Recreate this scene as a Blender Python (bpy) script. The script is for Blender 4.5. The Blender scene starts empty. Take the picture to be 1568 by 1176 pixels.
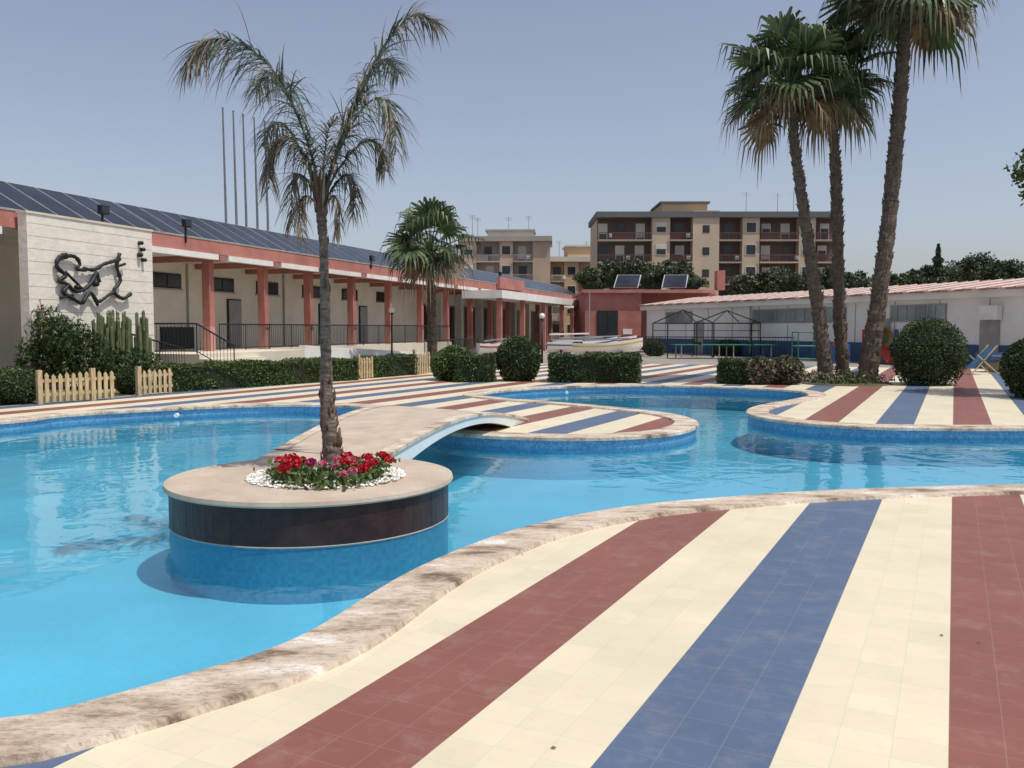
import bpy, math, random
import numpy as np
from mathutils import Vector, Matrix
from mathutils.geometry import tessellate_polygon
random.seed(7); np.random.seed(7)
S=bpy.context.scene
F=1356.0; HC=1.64; T=math.radians(3.587)
def ray(u,v):
    a=(588-v)/F
    return ((u-784)/F, math.cos(T)+a*math.sin(T), -math.sin(T)+a*math.cos(T))
def P(u,v,z=0.0):
    d=ray(u,v); k=(z-HC)/d[2]; return Vector((d[0]*k,d[1]*k,z))
def PY(u,v,Y):
    d=ray(u,v); k=Y/d[1]; return Vector((d[0]*k,Y,HC+d[2]*k))
# ------------------------------------------------------------ materials
MATS={}
def nt(name):
    m=bpy.data.materials.new(name); m.use_nodes=True
    n=m.node_tree; return m,n,n.nodes["Principled BSDF"]
def mat(name,col,rough=0.7,var=0.15,scale=3.0,col2=None,bump=0.0,bscale=30.0,metal=0.0,island=False,stretch=(1,1,1),spec=0.4,trans=0):
    if name in MATS: return MATS[name]
    m,n,b=nt(name); L=n.links
    geo=n.nodes.new("ShaderNodeNewGeometry")
    mp=n.nodes.new("ShaderNodeMapping"); mp.inputs['Scale'].default_value=stretch
    L.new(geo.outputs['Position'],mp.inputs['Vector'])
    no=n.nodes.new("ShaderNodeTexNoise"); no.inputs['Scale'].default_value=scale; no.inputs['Detail'].default_value=6; no.inputs['Roughness'].default_value=0.6
    L.new(mp.outputs[0],no.inputs['Vector'])
    cr=n.nodes.new("ShaderNodeValToRGB")
    c2=col2 if col2 else tuple(max(0,c*(1-var*2)) for c in col)
    cr.color_ramp.elements[0].position=0.3; cr.color_ramp.elements[1].position=0.7
    cr.color_ramp.elements[0].color=(*c2,1); cr.color_ramp.elements[1].color=(*[min(1,c*(1+var*(0 if col2 else 1))) for c in col],1)
    L.new(no.outputs['Fac'],cr.inputs['Fac'])
    out=cr.outputs[0]
    if island:
        mx=n.nodes.new("ShaderNodeMix"); mx.data_type='RGBA'; mx.blend_type='MULTIPLY'; mx.inputs[0].default_value=1
        rr=n.nodes.new("ShaderNodeMapRange"); rr.inputs[3].default_value=0.55; rr.inputs[4].default_value=1.5
        L.new(geo.outputs['Random Per Island'],rr.inputs[0])
        L.new(out,mx.inputs[6]); L.new(rr.outputs[0],mx.inputs[7]); out=mx.outputs[2]
    L.new(out,b.inputs['Base Color'])
    b.inputs['Roughness'].default_value=rough; b.inputs['Metallic'].default_value=metal
    b.inputs['Specular IOR Level'].default_value=spec
    if bump>0:
        n2=n.nodes.new("ShaderNodeTexNoise"); n2.inputs['Scale'].default_value=bscale; n2.inputs['Detail'].default_value=5
        L.new(mp.outputs[0],n2.inputs['Vector'])
        bp=n.nodes.new("ShaderNodeBump"); bp.inputs['Strength'].default_value=bump; bp.inputs['Distance'].default_value=0.02
        L.new(n2.outputs['Fac'],bp.inputs['Height']); L.new(bp.outputs[0],b.inputs['Normal'])
    if trans>0:
        tr=n.nodes.new("ShaderNodeBsdfTranslucent"); L.new(out,tr.inputs['Color'])
        ms=n.nodes.new("ShaderNodeMixShader"); ms.inputs[0].default_value=trans
        o=n.nodes["Material Output"]; L.new(b.outputs[0],ms.inputs[1]); L.new(tr.outputs[0],ms.inputs[2]); L.new(ms.outputs[0],o.inputs['Surface'])
    MATS[name]=m; return m
# deck stripes -------------------------------------------------
SA=math.atan((1460-784)/F); perp=Vector((math.cos(SA),-math.sin(SA),0)); along=Vector((math.sin(SA),math.cos(SA),0))
c_hi=P(1452,1176).dot(perp); c_lo=P(355,1176).dot(perp); PER=(c_hi-c_lo); SW=PER/4
def deckmat():
    m,n,b=nt("deck_tiles"); L=n.links
    geo=n.nodes.new("ShaderNodeNewGeometry")
    def dot(v):
        d=n.nodes.new("ShaderNodeVectorMath"); d.operation='DOT_PRODUCT'; d.inputs[1].default_value=v; L.new(geo.outputs['Position'],d.inputs[0]); return d.outputs['Value']
    def M(op,a,b_=None,c=None):
        x=n.nodes.new("ShaderNodeMath"); x.operation=op
        for i,q in enumerate((a,b_,c)):
            if q is None: continue
            if isinstance(q,(int,float)): x.inputs[i].default_value=q
            else: L.new(q,x.inputs[i])
        return x.outputs[0]
    c=M('SUBTRACT',dot(perp),c_hi); l=dot(along)
    fr=M('FRACT',M('DIVIDE',c,PER))
    cr=n.nodes.new("ShaderNodeValToRGB"); cr.color_ramp.interpolation='CONSTANT'; e=cr.color_ramp.elements
    red=(0.245,0.092,0.070,1); cream=(0.72,0.64,0.46,1); blue=(0.095,0.138,0.222,1)
    e[0].position=0; e[0].color=red; e[1].position=0.25; e[1].color=cream
    x=e.new(0.5); x.color=blue; x=e.new(0.75); x.color=cream
    L.new(fr,cr.inputs[0])
    tw=SW/3.0
    fc=M('DIVIDE',c,tw); fl=M('DIVIDE',l,tw*1.0)
    def edge(f):
        a=M('FRACT',f); a=M('ABSOLUTE',M('SUBTRACT',a,0.5)); return M('GREATER_THAN',a,0.5-0.010)
    g=M('MAXIMUM',edge(fc),edge(fl))
    cmb=n.nodes.new("ShaderNodeCombineXYZ"); L.new(M('FLOOR',fc),cmb.inputs[0]); L.new(M('FLOOR',fl),cmb.inputs[1])
    wn=n.nodes.new("ShaderNodeTexWhiteNoise"); wn.noise_dimensions='2D'; L.new(cmb.outputs[0],wn.inputs['Vector'])
    mr=n.nodes.new("ShaderNodeMapRange"); mr.inputs[3].default_value=0.96; mr.inputs[4].default_value=1.03; L.new(wn.outputs['Value'],mr.inputs[0])
    mu=n.nodes.new("ShaderNodeMix"); mu.data_type='RGBA'; mu.blend_type='MULTIPLY'; mu.inputs[0].default_value=1
    L.new(cr.outputs[0],mu.inputs[6]); L.new(mr.outputs[0],mu.inputs[7])
    no=n.nodes.new("ShaderNodeTexNoise"); no.inputs['Scale'].default_value=0.9; no.inputs['Detail'].default_value=8; no.inputs['Roughness'].default_value=0.6; L.new(geo.outputs['Position'],no.inputs['Vector'])
    m2=n.nodes.new("ShaderNodeMapRange"); m2.inputs[1].default_value=0.3; m2.inputs[2].default_value=0.7; m2.inputs[3].default_value=0.88; m2.inputs[4].default_value=1.05; L.new(no.outputs['Fac'],m2.inputs[0])
    mu2=n.nodes.new("ShaderNodeMix"); mu2.data_type='RGBA'; mu2.blend_type='MULTIPLY'; mu2.inputs[0].default_value=1
    L.new(mu.outputs[2],mu2.inputs[6]); L.new(m2.outputs[0],mu2.inputs[7])
    n3=n.nodes.new("ShaderNodeTexNoise"); n3.inputs['Scale'].default_value=4; n3.inputs['Detail'].default_value=9; n3.inputs['Roughness'].default_value=0.78; L.new(geo.outputs['Position'],n3.inputs['Vector'])
    m3=n.nodes.new("ShaderNodeMapRange"); m3.inputs[1].default_value=0.50; m3.inputs[2].default_value=0.8; m3.inputs[3].default_value=0.0; m3.inputs[4].default_value=0.30; L.new(n3.outputs['Fac'],m3.inputs[0])
    mu3=n.nodes.new("ShaderNodeMix"); mu3.data_type='RGBA'; L.new(m3.outputs[0],mu3.inputs[0]); L.new(mu2.outputs[2],mu3.inputs[6]); mu3.inputs[7].default_value=(0.46,0.40,0.33,1)
    mg=n.nodes.new("ShaderNodeMix"); mg.data_type='RGBA'; L.new(M('MULTIPLY',g,0.24),mg.inputs[0]); L.new(mu3.outputs[2],mg.inputs[6]); mg.inputs[7].default_value=(0.38,0.34,0.28,1)
    L.new(mg.outputs[2],b.inputs['Base Color'])
    rr=n.nodes.new("ShaderNodeMapRange"); rr.inputs[3].default_value=0.40; rr.inputs[4].default_value=0.70; L.new(n3.outputs['Fac'],rr.inputs[0]); L.new(rr.outputs[0],b.inputs['Roughness'])
    b.inputs['Specular IOR Level'].default_value=0.4
    bp=n.nodes.new("ShaderNodeBump"); bp.inputs['Strength'].default_value=0.2; bp.inputs['Distance'].default_value=0.003; bp.invert=True
    L.new(g,bp.inputs['Height']); L.new(bp.outputs[0],b.inputs['Normal'])
    return m
def watermat():
    m=bpy.data.materials.new("pool_water"); m.use_nodes=True; n=m.node_tree; n.nodes.remove(n.nodes["Principled BSDF"]); L=n.links
    geo=n.nodes.new("ShaderNodeNewGeometry")
    a=n.nodes.new("ShaderNodeTexNoise"); a.inputs['Scale'].default_value=1.7; a.inputs['Detail'].default_value=2.5; a.inputs['Distortion'].default_value=0.8
    L.new(geo.outputs['Position'],a.inputs['Vector'])
    bb=n.nodes.new("ShaderNodeTexNoise"); bb.inputs['Scale'].default_value=0.25; bb.inputs['Detail'].default_value=2; L.new(geo.outputs['Position'],bb.inputs['Vector'])
    mr=n.nodes.new("ShaderNodeMapRange"); mr.inputs[1].default_value=.35; mr.inputs[2].default_value=.65; mr.inputs[3].default_value=.22; mr.inputs[4].default_value=.62; L.new(bb.outputs['Fac'],mr.inputs[0])
    bp=n.nodes.new("ShaderNodeBump"); bp.inputs['Distance'].default_value=0.022; L.new(mr.outputs[0],bp.inputs['Strength']); L.new(a.outputs['Fac'],bp.inputs['Height'])
    fr=n.nodes.new("ShaderNodeFresnel"); fr.inputs['IOR'].default_value=1.34; L.new(bp.outputs[0],fr.inputs['Normal'])
    tr=n.nodes.new("ShaderNodeBsdfTransparent"); tr.inputs['Color'].default_value=(0.86,0.96,0.98,1)
    gl=n.nodes.new("ShaderNodeBsdfGlossy"); gl.inputs['Roughness'].default_value=0.0; L.new(bp.outputs[0],gl.inputs['Normal'])
    mx=n.nodes.new("ShaderNodeMixShader"); L.new(fr.outputs[0],mx.inputs[0]); L.new(tr.outputs[0],mx.inputs[1]); L.new(gl.outputs[0],mx.inputs[2])
    L.new(mx.outputs[0],n.nodes["Material Output"].inputs['Surface']); return m
def mosaicmat(name,c1,c2,sz):
    m,n,b=nt(name); L=n.links
    geo=n.nodes.new("ShaderNodeNewGeometry")
    sc=n.nodes.new("ShaderNodeVectorMath"); sc.operation='SCALE'; sc.inputs['Scale'].default_value=1/sz; L.new(geo.outputs['Position'],sc.inputs[0])
    fl=n.nodes.new("ShaderNodeVectorMath"); fl.operation='FLOOR'; L.new(sc.outputs[0],fl.inputs[0])
    wn=n.nodes.new("ShaderNodeTexWhiteNoise"); L.new(fl.outputs[0],wn.inputs['Vector'])
    mx=n.nodes.new("ShaderNodeMix"); mx.data_type='RGBA'; L.new(wn.outputs['Value'],mx.inputs[0]); mx.inputs[6].default_value=(*c1,1); mx.inputs[7].default_value=(*c2,1)
    no=n.nodes.new("ShaderNodeTexNoise"); no.inputs['Scale'].default_value=0.6; no.inputs['Detail'].default_value=4; L.new(geo.outputs['Position'],no.inputs[0])
    mr=n.nodes.new("ShaderNodeMapRange"); mr.inputs[1].default_value=.3; mr.inputs[2].default_value=.7; mr.inputs[3].default_value=0.86; mr.inputs[4].default_value=1.12; L.new(no.outputs['Fac'],mr.inputs[0])
    mu=n.nodes.new("ShaderNodeMix"); mu.data_type='RGBA'; mu.blend_type='MULTIPLY'; mu.inputs[0].default_value=1; L.new(mx.outputs[2],mu.inputs[6]); L.new(mr.outputs[0],mu.inputs[7])
    L.new(mu.outputs[2],b.inputs['Base Color']); b.inputs['Roughness'].default_value=0.35; return m
def copingmat():
    m,n,b=nt("travertine_coping"); L=n.links
    geo=n.nodes.new("ShaderNodeNewGeometry")
    a=n.nodes.new("ShaderNodeTexNoise"); a.inputs['Scale'].default_value=1.5; a.inputs['Detail'].default_value=9; a.inputs['Roughness'].default_value=0.72
    mp=n.nodes.new("ShaderNodeMapping"); mp.inputs['Rotation'].default_value=(0,0,-0.5); mp.inputs['Scale'].default_value=(1,2.2,1); L.new(geo.outputs['Position'],mp.inputs[0]); L.new(mp.outputs[0],a.inputs[0])
    cr=n.nodes.new("ShaderNodeValToRGB"); e=cr.color_ramp.elements; e[0].position=0.36; e[0].color=(0.19,0.14,0.105,1); e[1].position=0.57; e[1].color=(0.66,0.56,0.45,1)
    x=e.new(0.44); x.color=(0.46,0.36,0.27,1); x=e.new(0.50); x.color=(0.60,0.49,0.38,1); x=e.new(0.64); x.color=(0.78,0.74,0.69,1)
    L.new(a.outputs['Fac'],cr.inputs[0])
    c=n.nodes.new("ShaderNodeTexNoise"); c.inputs['Scale'].default_value=18; c.inputs['Detail'].default_value=8; c.inputs['Roughness'].default_value=0.8; L.new(mp.outputs[0],c.inputs[0])
    mr=n.nodes.new("ShaderNodeMapRange"); mr.inputs[1].default_value=0.38; mr.inputs[2].default_value=0.5; mr.inputs[3].default_value=0.58; mr.inputs[4].default_value=1.0; L.new(c.outputs['Fac'],mr.inputs[0])
    mu=n.nodes.new("ShaderNodeMix"); mu.data_type='RGBA'; mu.blend_type='MULTIPLY'; mu.inputs[0].default_value=1; L.new(cr.outputs[0],mu.inputs[6]); L.new(mr.outputs[0],mu.inputs[7])
    L.new(mu.outputs[2],b.inputs['Base Color']); b.inputs['Roughness'].default_value=0.75; b.inputs['Specular IOR Level'].default_value=0.25
    bp=n.nodes.new("ShaderNodeBump"); bp.inputs['Strength'].default_value=0.7; bp.inputs['Distance'].default_value=0.009; L.new(c.outputs['Fac'],bp.inputs['Height']); L.new(bp.outputs[0],b.inputs['Normal'])
    return m
# ------------------------------------------------------------ mesh builder
class MB:
    def __init__(s,M=None): s.v=[];s.f=[];s.m=[];s.mats=[];s.M=M or Matrix.Identity(4)
    def mi(s,m):
        if m not in s.mats: s.mats.append(m)
        return s.mats.index(m)
    def add(s,vs,fs,m):
        b=len(s.v); s.v+= [s.M@Vector(v) for v in vs]; k=s.mi(m)
        for f in fs: s.f.append([b+i for i in f]); s.m.append(k)
    def box(s,x0,x1,y0,y1,z0,z1,m):
        s.add([(x0,y0,z0),(x1,y0,z0),(x1,y1,z0),(x0,y1,z0),(x0,y0,z1),(x1,y0,z1),(x1,y1,z1),(x0,y1,z1)],
              [(0,3,2,1),(4,5,6,7),(0,1,5,4),(1,2,6,5),(2,3,7,6),(3,0,4,7)],m)
    def hexa(s,vs,m): s.add(vs,[(0,3,2,1),(4,5,6,7),(0,1,5,4),(1,2,6,5),(2,3,7,6),(3,0,4,7)],m)
    def tube(s,pts,rad,m,n=8,cap=True,jit=0):
        pts=[Vector(p) for p in pts]; 
        if isinstance(rad,(int,float)): rad=[rad]*len(pts)
        vs=[];fs=[]
        for i,p in enumerate(pts):
            t=(pts[min(i+1,len(pts)-1)]-pts[max(i-1,0)]).normalized()
            a=t.cross(Vector((0,1,0) if abs(t.y)<0.9 else (1,0,0))).normalized(); b=t.cross(a)
            for k in range(n):
                q=2*math.pi*k/n; r=rad[i]*(1+jit*(random.random()-.5)); vs.append(p+a*math.cos(q)*r+b*math.sin(q)*r)
        for i in range(len(pts)-1):
            for k in range(n):
                fs.append((i*n+k,i*n+(k+1)%n,(i+1)*n+(k+1)%n,(i+1)*n+k))
        if cap: fs.append(tuple(range(n))[::-1]); fs.append(tuple((len(pts)-1)*n+k for k in range(n)))
        s.add(vs,fs,m)
    def octa(s,c,r,m):
        c=Vector(c); vs=[c+Vector(d)*r*random.uniform(.7,1.2) for d in ((1,0,0),(-1,0,0),(0,1,0),(0,-1,0),(0,0,.7),(0,0,-.7))]
        s.add(vs,[(0,2,4),(2,1,4),(1,3,4),(3,0,4),(2,0,5),(1,2,5),(3,1,5),(0,3,5)],m)
    def obj(s,name,parent=None,smooth=False):
        me=bpy.data.meshes.new(name); me.from_pydata([tuple(v) for v in s.v],[],s.f)
        for m in s.mats: me.materials.append(m)
        me.polygons.foreach_set('material_index',s.m)
        if smooth: me.polygons.foreach_set('use_smooth',[True]*len(s.f))
        me.update(); o=bpy.data.objects.new(name,me); S.collection.objects.link(o)
        if parent: o.parent=parent
        return o
def empty(name,loc=None):
    o=bpy.data.objects.new(name,None); S.collection.objects.link(o); o.empty_display_size=.3; return o
def frame(o,ang):
    return Matrix.Translation(Vector(o))@Matrix.Rotation(ang,4,'Z')
def leafmesh(name,pts,size,mats_,parent=None,aspect=0.45,up=0.0,outdir=None,probs=None):
    pts=np.asarray(pts,dtype=float); N=len(pts)
    d=np.random.normal(size=(N,3)); 
    if outdir is not None: d=d*0.8+outdir
    d[:,2]+=up; d/=np.linalg.norm(d,axis=1)[:,None]
    e=np.random.normal(size=(N,3)); s=np.cross(d,e); s/=np.linalg.norm(s,axis=1)[:,None]
    sz=size*np.random.uniform(.6,1.35,N)[:,None]
    V=np.empty((N,4,3)); V[:,0]=pts-d*sz*.5; V[:,1]=pts+s*sz*aspect*.5; V[:,2]=pts+d*sz*.5; V[:,3]=pts-s*sz*aspect*.5
    me=bpy.data.meshes.new(name); me.vertices.add(N*4); me.vertices.foreach_set('co',V.reshape(-1))
    me.loops.add(N*4); me.loops.foreach_set('vertex_index',np.arange(N*4,dtype=np.int32))
    me.polygons.add(N); me.polygons.foreach_set('loop_start',np.arange(0,N*4,4,dtype=np.int32))
    for m in mats_: me.materials.append(m)
    me.polygons.foreach_set('material_index',np.random.choice(len(mats_),N,p=probs).astype(np.int32))
    me.update(calc_edges=True); o=bpy.data.objects.new(name,me); S.collection.objects.link(o)
    if parent: o.parent=parent
    return o
def blobpts(c,r,N,lump=0.12,inner=0.78,seed=0):
    rs=np.random.RandomState(seed+int(abs(c[0])*100)); d=rs.normal(size=(N,3)); d/=np.linalg.norm(d,axis=1)[:,None]
    L=rs.normal(size=(10,3)); L/=np.linalg.norm(L,axis=1)[:,None]
    disp=np.zeros(N)
    for k in range(10): disp+=np.maximum(0,(d@L[k])-.75)*4*lump*rs.uniform(-1,1.3)
    rad=rs.uniform(inner,1.03,N)+disp
    return np.array(c)+d*rad[:,None]*np.array(r), d
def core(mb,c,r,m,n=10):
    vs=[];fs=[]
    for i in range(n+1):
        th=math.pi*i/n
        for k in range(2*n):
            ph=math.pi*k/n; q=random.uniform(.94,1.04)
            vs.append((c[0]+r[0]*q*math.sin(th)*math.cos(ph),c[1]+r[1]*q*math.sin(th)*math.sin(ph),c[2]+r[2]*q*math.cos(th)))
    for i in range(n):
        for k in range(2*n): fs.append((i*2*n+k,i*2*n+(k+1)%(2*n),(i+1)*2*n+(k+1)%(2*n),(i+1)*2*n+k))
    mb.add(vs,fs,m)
# common mats
G1=mat("leaf_green",(0.085,0.13,0.035),0.5,0.25,1.5,island=True,trans=.2)
G2=mat("leaf_dark",(0.045,0.075,0.025),0.55,0.25,1.5,island=True,trans=.15)
G3=mat("leaf_bright",(0.13,0.20,0.04),0.5,0.2,1.5,island=True,trans=.25)
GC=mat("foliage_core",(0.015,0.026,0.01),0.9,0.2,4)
PG=mat("palm_green",(0.088,0.132,0.055),0.42,0.25,2,island=True,trans=.2)
PD=mat("palm_dead",(0.26,0.19,0.11),0.8,0.25,3,island=True,trans=.2)
PF=mat("frond_green",(0.095,0.12,0.080),0.5,0.25,4,island=True,trans=.25)
PT=mat("frond_tan",(0.30,0.235,0.17),0.7,0.25,4,island=True,trans=.25)
TR=mat("palm_trunk",(0.15,0.115,0.085),0.9,0.3,7,bump=.8,bscale=18,stretch=(1,1,3))
TR2=mat("trunk_fibre",(0.17,0.105,0.07),0.9,0.35,9,bump=.8,bscale=25,stretch=(1,1,.4))
TR3=mat("trunk_grey",(0.20,0.16,0.125),0.9,0.35,12,bump=.6,bscale=25,stretch=(1,1,3))
CREAM=mat("cream_plaster",(0.68,0.62,0.50),0.85,0.06,1.2,bump=.15,bscale=20)
WHITE=mat("white_paint",(0.82,0.80,0.75),0.6,0.07,1.5)
TERRA=mat("terracotta_paint",(0.43,0.165,0.13),0.75,0.12,1.2)
SALM=mat("salmon_paint",(0.52,0.26,0.21),0.8,0.1,1.2)
DARK=mat("dark_glass",(0.03,0.035,0.04),0.15,0.2,1)
BLACK=mat("black_iron",(0.02,0.02,0.022),0.5,0.1,5)
STEEL=mat("grey_steel",(0.35,0.36,0.38),0.4,0.1,5,metal=.5)
CONC=mat("concrete",(0.42,0.39,0.34),0.9,0.12,2,bump=.2)
WOOD=mat("fence_wood",(0.56,0.44,0.25),0.8,0.2,4,stretch=(6,6,1))
# ------------------------------------------------------------ pool outline
pix=[(0,1113),(150,1082),(300,1040),(400,1010),(470,980),(525,948),(580,912),(645,875),(720,842),(800,814),(900,791),(1000,776),(1150,763),(1300,754),(1568,746)]
W=[P(u,v) for u,v in pix]+[Vector((8.5,9.3,0)),Vector((13,9.8,0)),Vector((16.5,11,0)),Vector((16.8,13,0)),Vector((13,14.4,0))]
pix2=[(1568,657),(1450,657),(1330,655),(1230,649),(1165,640),(1145,631),(1165,622),(1210,614),(1240,606),(1215,599),(1140,595),(1050,592),(950,591),(860,593),(780,598),(732,605),(770,611),(860,618),(950,626),(1030,636),(1066,648),(1045,661),(980,669),(880,672),(780,670),(700,665),(640,655),(605,643),(600,632),(570,625),(500,621),(400,621),(270,626),(100,636),(0,647)]
W+=[P(u,v) for u,v in pix2]+[Vector((-11.5,13.2,0)),Vector((-12.5,10,0)),Vector((-11,6,0)),Vector((-8,3.9,0)),Vector((-5,3.25,0)),Vector((-3.3,3.42,0))]
def catmull(pts,n=8):
    out=[];N=len(pts)
    for i in range(N):
        p0,p1,p2,p3=pts[i-1],pts[i],pts[(i+1)%N],pts[(i+2)%N]
        for k in range(n):
            t=k/n
            out.append(0.5*((2*p1)+(p2-p0)*t+(2*p0-5*p1+4*p2-p3)*t*t+(3*p1-p0-3*p2+p3)*t**3))
    return out
OUT=catmull(W,8)
def resample(pts,step):
    L=[0]
    for i in range(len(pts)): L.append(L[-1]+(pts[(i+1)%len(pts)]-pts[i]).length)
    n=int(L[-1]/step); res=[];j=0
    for k in range(n):
        d=L[-1]*k/n
        while L[j+1]<d: j+=1
        t=(d-L[j])/max(1e-9,L[j+1]-L[j]); res.append(pts[j].lerp(pts[(j+1)%len(pts)],t))
    return res
OUT=resample(OUT,0.15)
area=sum(OUT[i].x*OUT[(i+1)%len(OUT)].y-OUT[(i+1)%len(OUT)].x*OUT[i].y for i in range(len(OUT)))
if area<0: OUT.reverse()
N=len(OUT)
NR=[]
for i in range(N):
    t=(OUT[(i+2)%N]-OUT[i-2]).normalized(); NR.append(Vector((t.y,-t.x,0)))
def off(d,z): 
    return [Vector((p.x+q.x*d,p.y+q.y*d,z)) for p,q in zip(OUT,NR)]
def sheet(name,outer,inner,m,z):
    loops=[[Vector((p[0],p[1],z)) for p in outer]]
    if inner: loops.append([Vector((p.x,p.y,z)) for p in inner])
    tr=tessellate_polygon(loops); flat=[p for l in loops for p in l]
    fs=[]
    for t in tr:
        a,b,c=[flat[i] for i in t]
        fs.append(t if (b-a).cross(c-a).z>0 else (t[0],t[2],t[1]))
    mb=MB(); mb.add(flat,fs,m); return mb.obj(name)
ASPH=mat("ground_surface",(0.30,0.27,0.235),0.9,0.12,0.4,bump=.2)
hole=off(0.12,0)
sheet("ground",[(-1500,-300),(1500,-300),(1500,2500),(-1500,2500)],hole,ASPH,-0.03)
dl=[(-22,-6),(32,-6),(32,30),(24,34),(14,38),(4,42),(-2,41)]+[tuple(P(u,v)[:2]) for u,v in ((640,573),(540,581),(400,590),(265,599),(150,610),(0,622))]+[(-16,17),(-22,14)]
sheet("pool_deck",dl,hole,deckmat(),0.0)
FZ=-0.62
MOS=mosaicmat("blue_mosaic",(0.06,0.21,0.40),(0.14,0.36,0.56),0.03)
FLO=mosaicmat("pool_floor_tile",(0.125,0.49,0.67),(0.14,0.52,0.70),0.03)
FLW=mosaicmat("pool_side_tile",(0.055,0.29,0.46),(0.085,0.36,0.54),0.03)
pool=empty("swimming_pool")
ob=sheet("pool_floor",[tuple(p[:2]) for p in off(0.0,0)],None,FLO,FZ); ob.parent=pool
ob=sheet("water_surface",[tuple(p[:2]) for p in off(0.004,0)],None,watermat(),-0.15); ob.parent=pool
mb=MB()
a=off(0,0.0);m_=off(0,-0.24);b=off(0,FZ)
mb.add(a+m_,[(i,N+i,N+(i+1)%N,(i+1)%N) for i in range(N)],MOS)
mb.add(m_+b,[(i,N+i,N+(i+1)%N,(i+1)%N) for i in range(N)],FLO)
mb.obj("pool_wall",pool)
COP=copingmat()
mb=MB()
r=[off(-0.035,-0.03),off(-0.035,0.015),off(-0.02,0.03),off(0.37,0.032),off(0.385,-0.002)]
vs=[p for l in r for p in l]
mb.add(vs,[(k*N+i,k*N+(i+1)%N,(k+1)*N+(i+1)%N,(k+1)*N+i) for k in range(4) for i in range(N)],COP)
mb.add([r[0][i] for i in range(N)]+[Vector((p.x,p.y,-0.03)) for p in off(0.0,0)],[(i,(i+1)%N,N+(i+1)%N,N+i) for i in range(N)],COP)
mb.obj("pool_coping",pool)
mb=MB()
for u,v in((270,636),(868,601),(1010,669),(550,630)):
    p=P(u,v,-.07); mb.tube([p+Vector((0,-.03,0)),p+Vector((0,.06,0))],.042,WHITE,12)
mb.obj("inlets",pool)
# ------------------------------------------------------------ planter
PC=Vector((-1.91,8.42,0)); PR=1.32
RUST=mat("rust_tile",(0.050,0.023,0.018),0.4,0.35,3,bump=.3)
CAP=mat("travertine_cap",(0.60,0.50,0.385),0.7,0.12,2.5,col2=(0.44,0.35,0.27),bump=.25)
pl=empty("round_planter")
mb=MB(); n=96
def ring(r,z): return [Vector((PC.x+r*math.cos(2*math.pi*k/n),PC.y+r*math.sin(2*math.pi*k/n),z)) for k in range(n)]
def loft(rs,m):
    vs=[p for l in rs for p in l]
    mb.add(vs,[(k*n+i,k*n+(i+1)%n,(k+1)*n+(i+1)%n,(k+1)*n+i) for k in range(len(rs)-1) for i in range(n)],m)
loft([ring(PR-.03,FZ),ring(PR-.03,-.15)],FLW)
loft([ring(PR-.025,-.15),ring(PR-.025,.185)],RUST)
loft([ring(PR-.03,.185),ring(PR+.015,.185),ring(PR+.022,.20),ring(PR+.015,.232),ring(0.01,.236)],CAP)
loft([ring(PR-.022,-.152),ring(PR-.019,-.148),ring(PR-.022,-.141)],CONC)
for k in range(30):
    q=2*math.pi*k/30; c_,s_=math.cos(q),math.sin(q); x=PC.x+(PR-.024)*c_; y=PC.y+(PR-.024)*s_; t_=Vector((-s_,c_,0))*.004
    mb.add([(x-t_.x,y-t_.y,-.14),(x+t_.x,y+t_.y,-.14),(x+t_.x,y+t_.y,.184),(x-t_.x,y-t_.y,.184)],[(0,1,2,3)],BLACK)
mb.obj("planter_body",pl)
FC=P(500,730,.236); mb=MB(); PEB=mat("white_pebble",(0.76,0.73,0.67),0.7,0.15,40,island=True)
for i in range(3000):
    q=random.random()*2*math.pi; rr=.74*math.sqrt(random.random())
    mb.octa((FC.x+rr*math.cos(q),FC.y+rr*.92*math.sin(q),.24+random.random()*.02),random.uniform(.013,.024),PEB)
mb.obj("pebble_bed",pl)
fl=empty("geranium_flowers")
RED=mat("petal_red",(0.62,0.012,0.03),0.6,0.2,10,island=True,trans=.2); PINK=mat("petal_pink",(0.72,0.20,0.30),0.6,0.2,10,island=True,trans=.2); MAG=mat("petal_magenta",(0.45,0.02,0.14),0.6,0.2,10,island=True,trans=.2)
gp=[];red=[];pk=[];mg=[]
spots=[(430,712,'r'),(450,720,'r'),(445,708,'r'),(472,718,'m'),(465,710,'r'),(500,718,'p'),(515,712,'p'),(530,730,'p'),(545,708,'r'),(555,720,'r'),(575,714,'r'),(585,704,'r'),(560,704,'r'),(525,702,'m'),(482,728,'g'),(495,732,'g'),(440,728,'r'),(455,730,'g'),(520,724,'g'),(565,724,'g'),(428,722,'g'),(573,720,'r'),(535,715,'r'),(510,702,'m')]
for (u,v,t) in spots:
    p=P(u,v,.33)
    for k in range(80):
        g=np.random.normal(size=3)*np.array([.062,.06,.035]); gp.append((p.x+g[0],p.y+g[1],max(.25,.285+g[2])))
    if t!='g':
        for j in range(2):
            c=(p.x+random.gauss(0,.05),p.y+random.gauss(0,.045),.345+random.random()*.06)
            dst={'r':red,'p':pk,'m':mg}[t]
            for k in range(60):
                g=np.random.normal(size=3); g/=np.linalg.norm(g); dst.append((c[0]+g[0]*.038,c[1]+g[1]*.038,c[2]+g[2]*.027))
leafmesh("leaves",gp,.05,[G1,G3,G2],fl,.8)
leafmesh("red_blooms",red,.03,[RED],fl,.9); leafmesh("pink_blooms",pk,.028,[PINK],fl,.9); leafmesh("magenta_blooms",mg,.028,[MAG],fl,.9)
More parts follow.
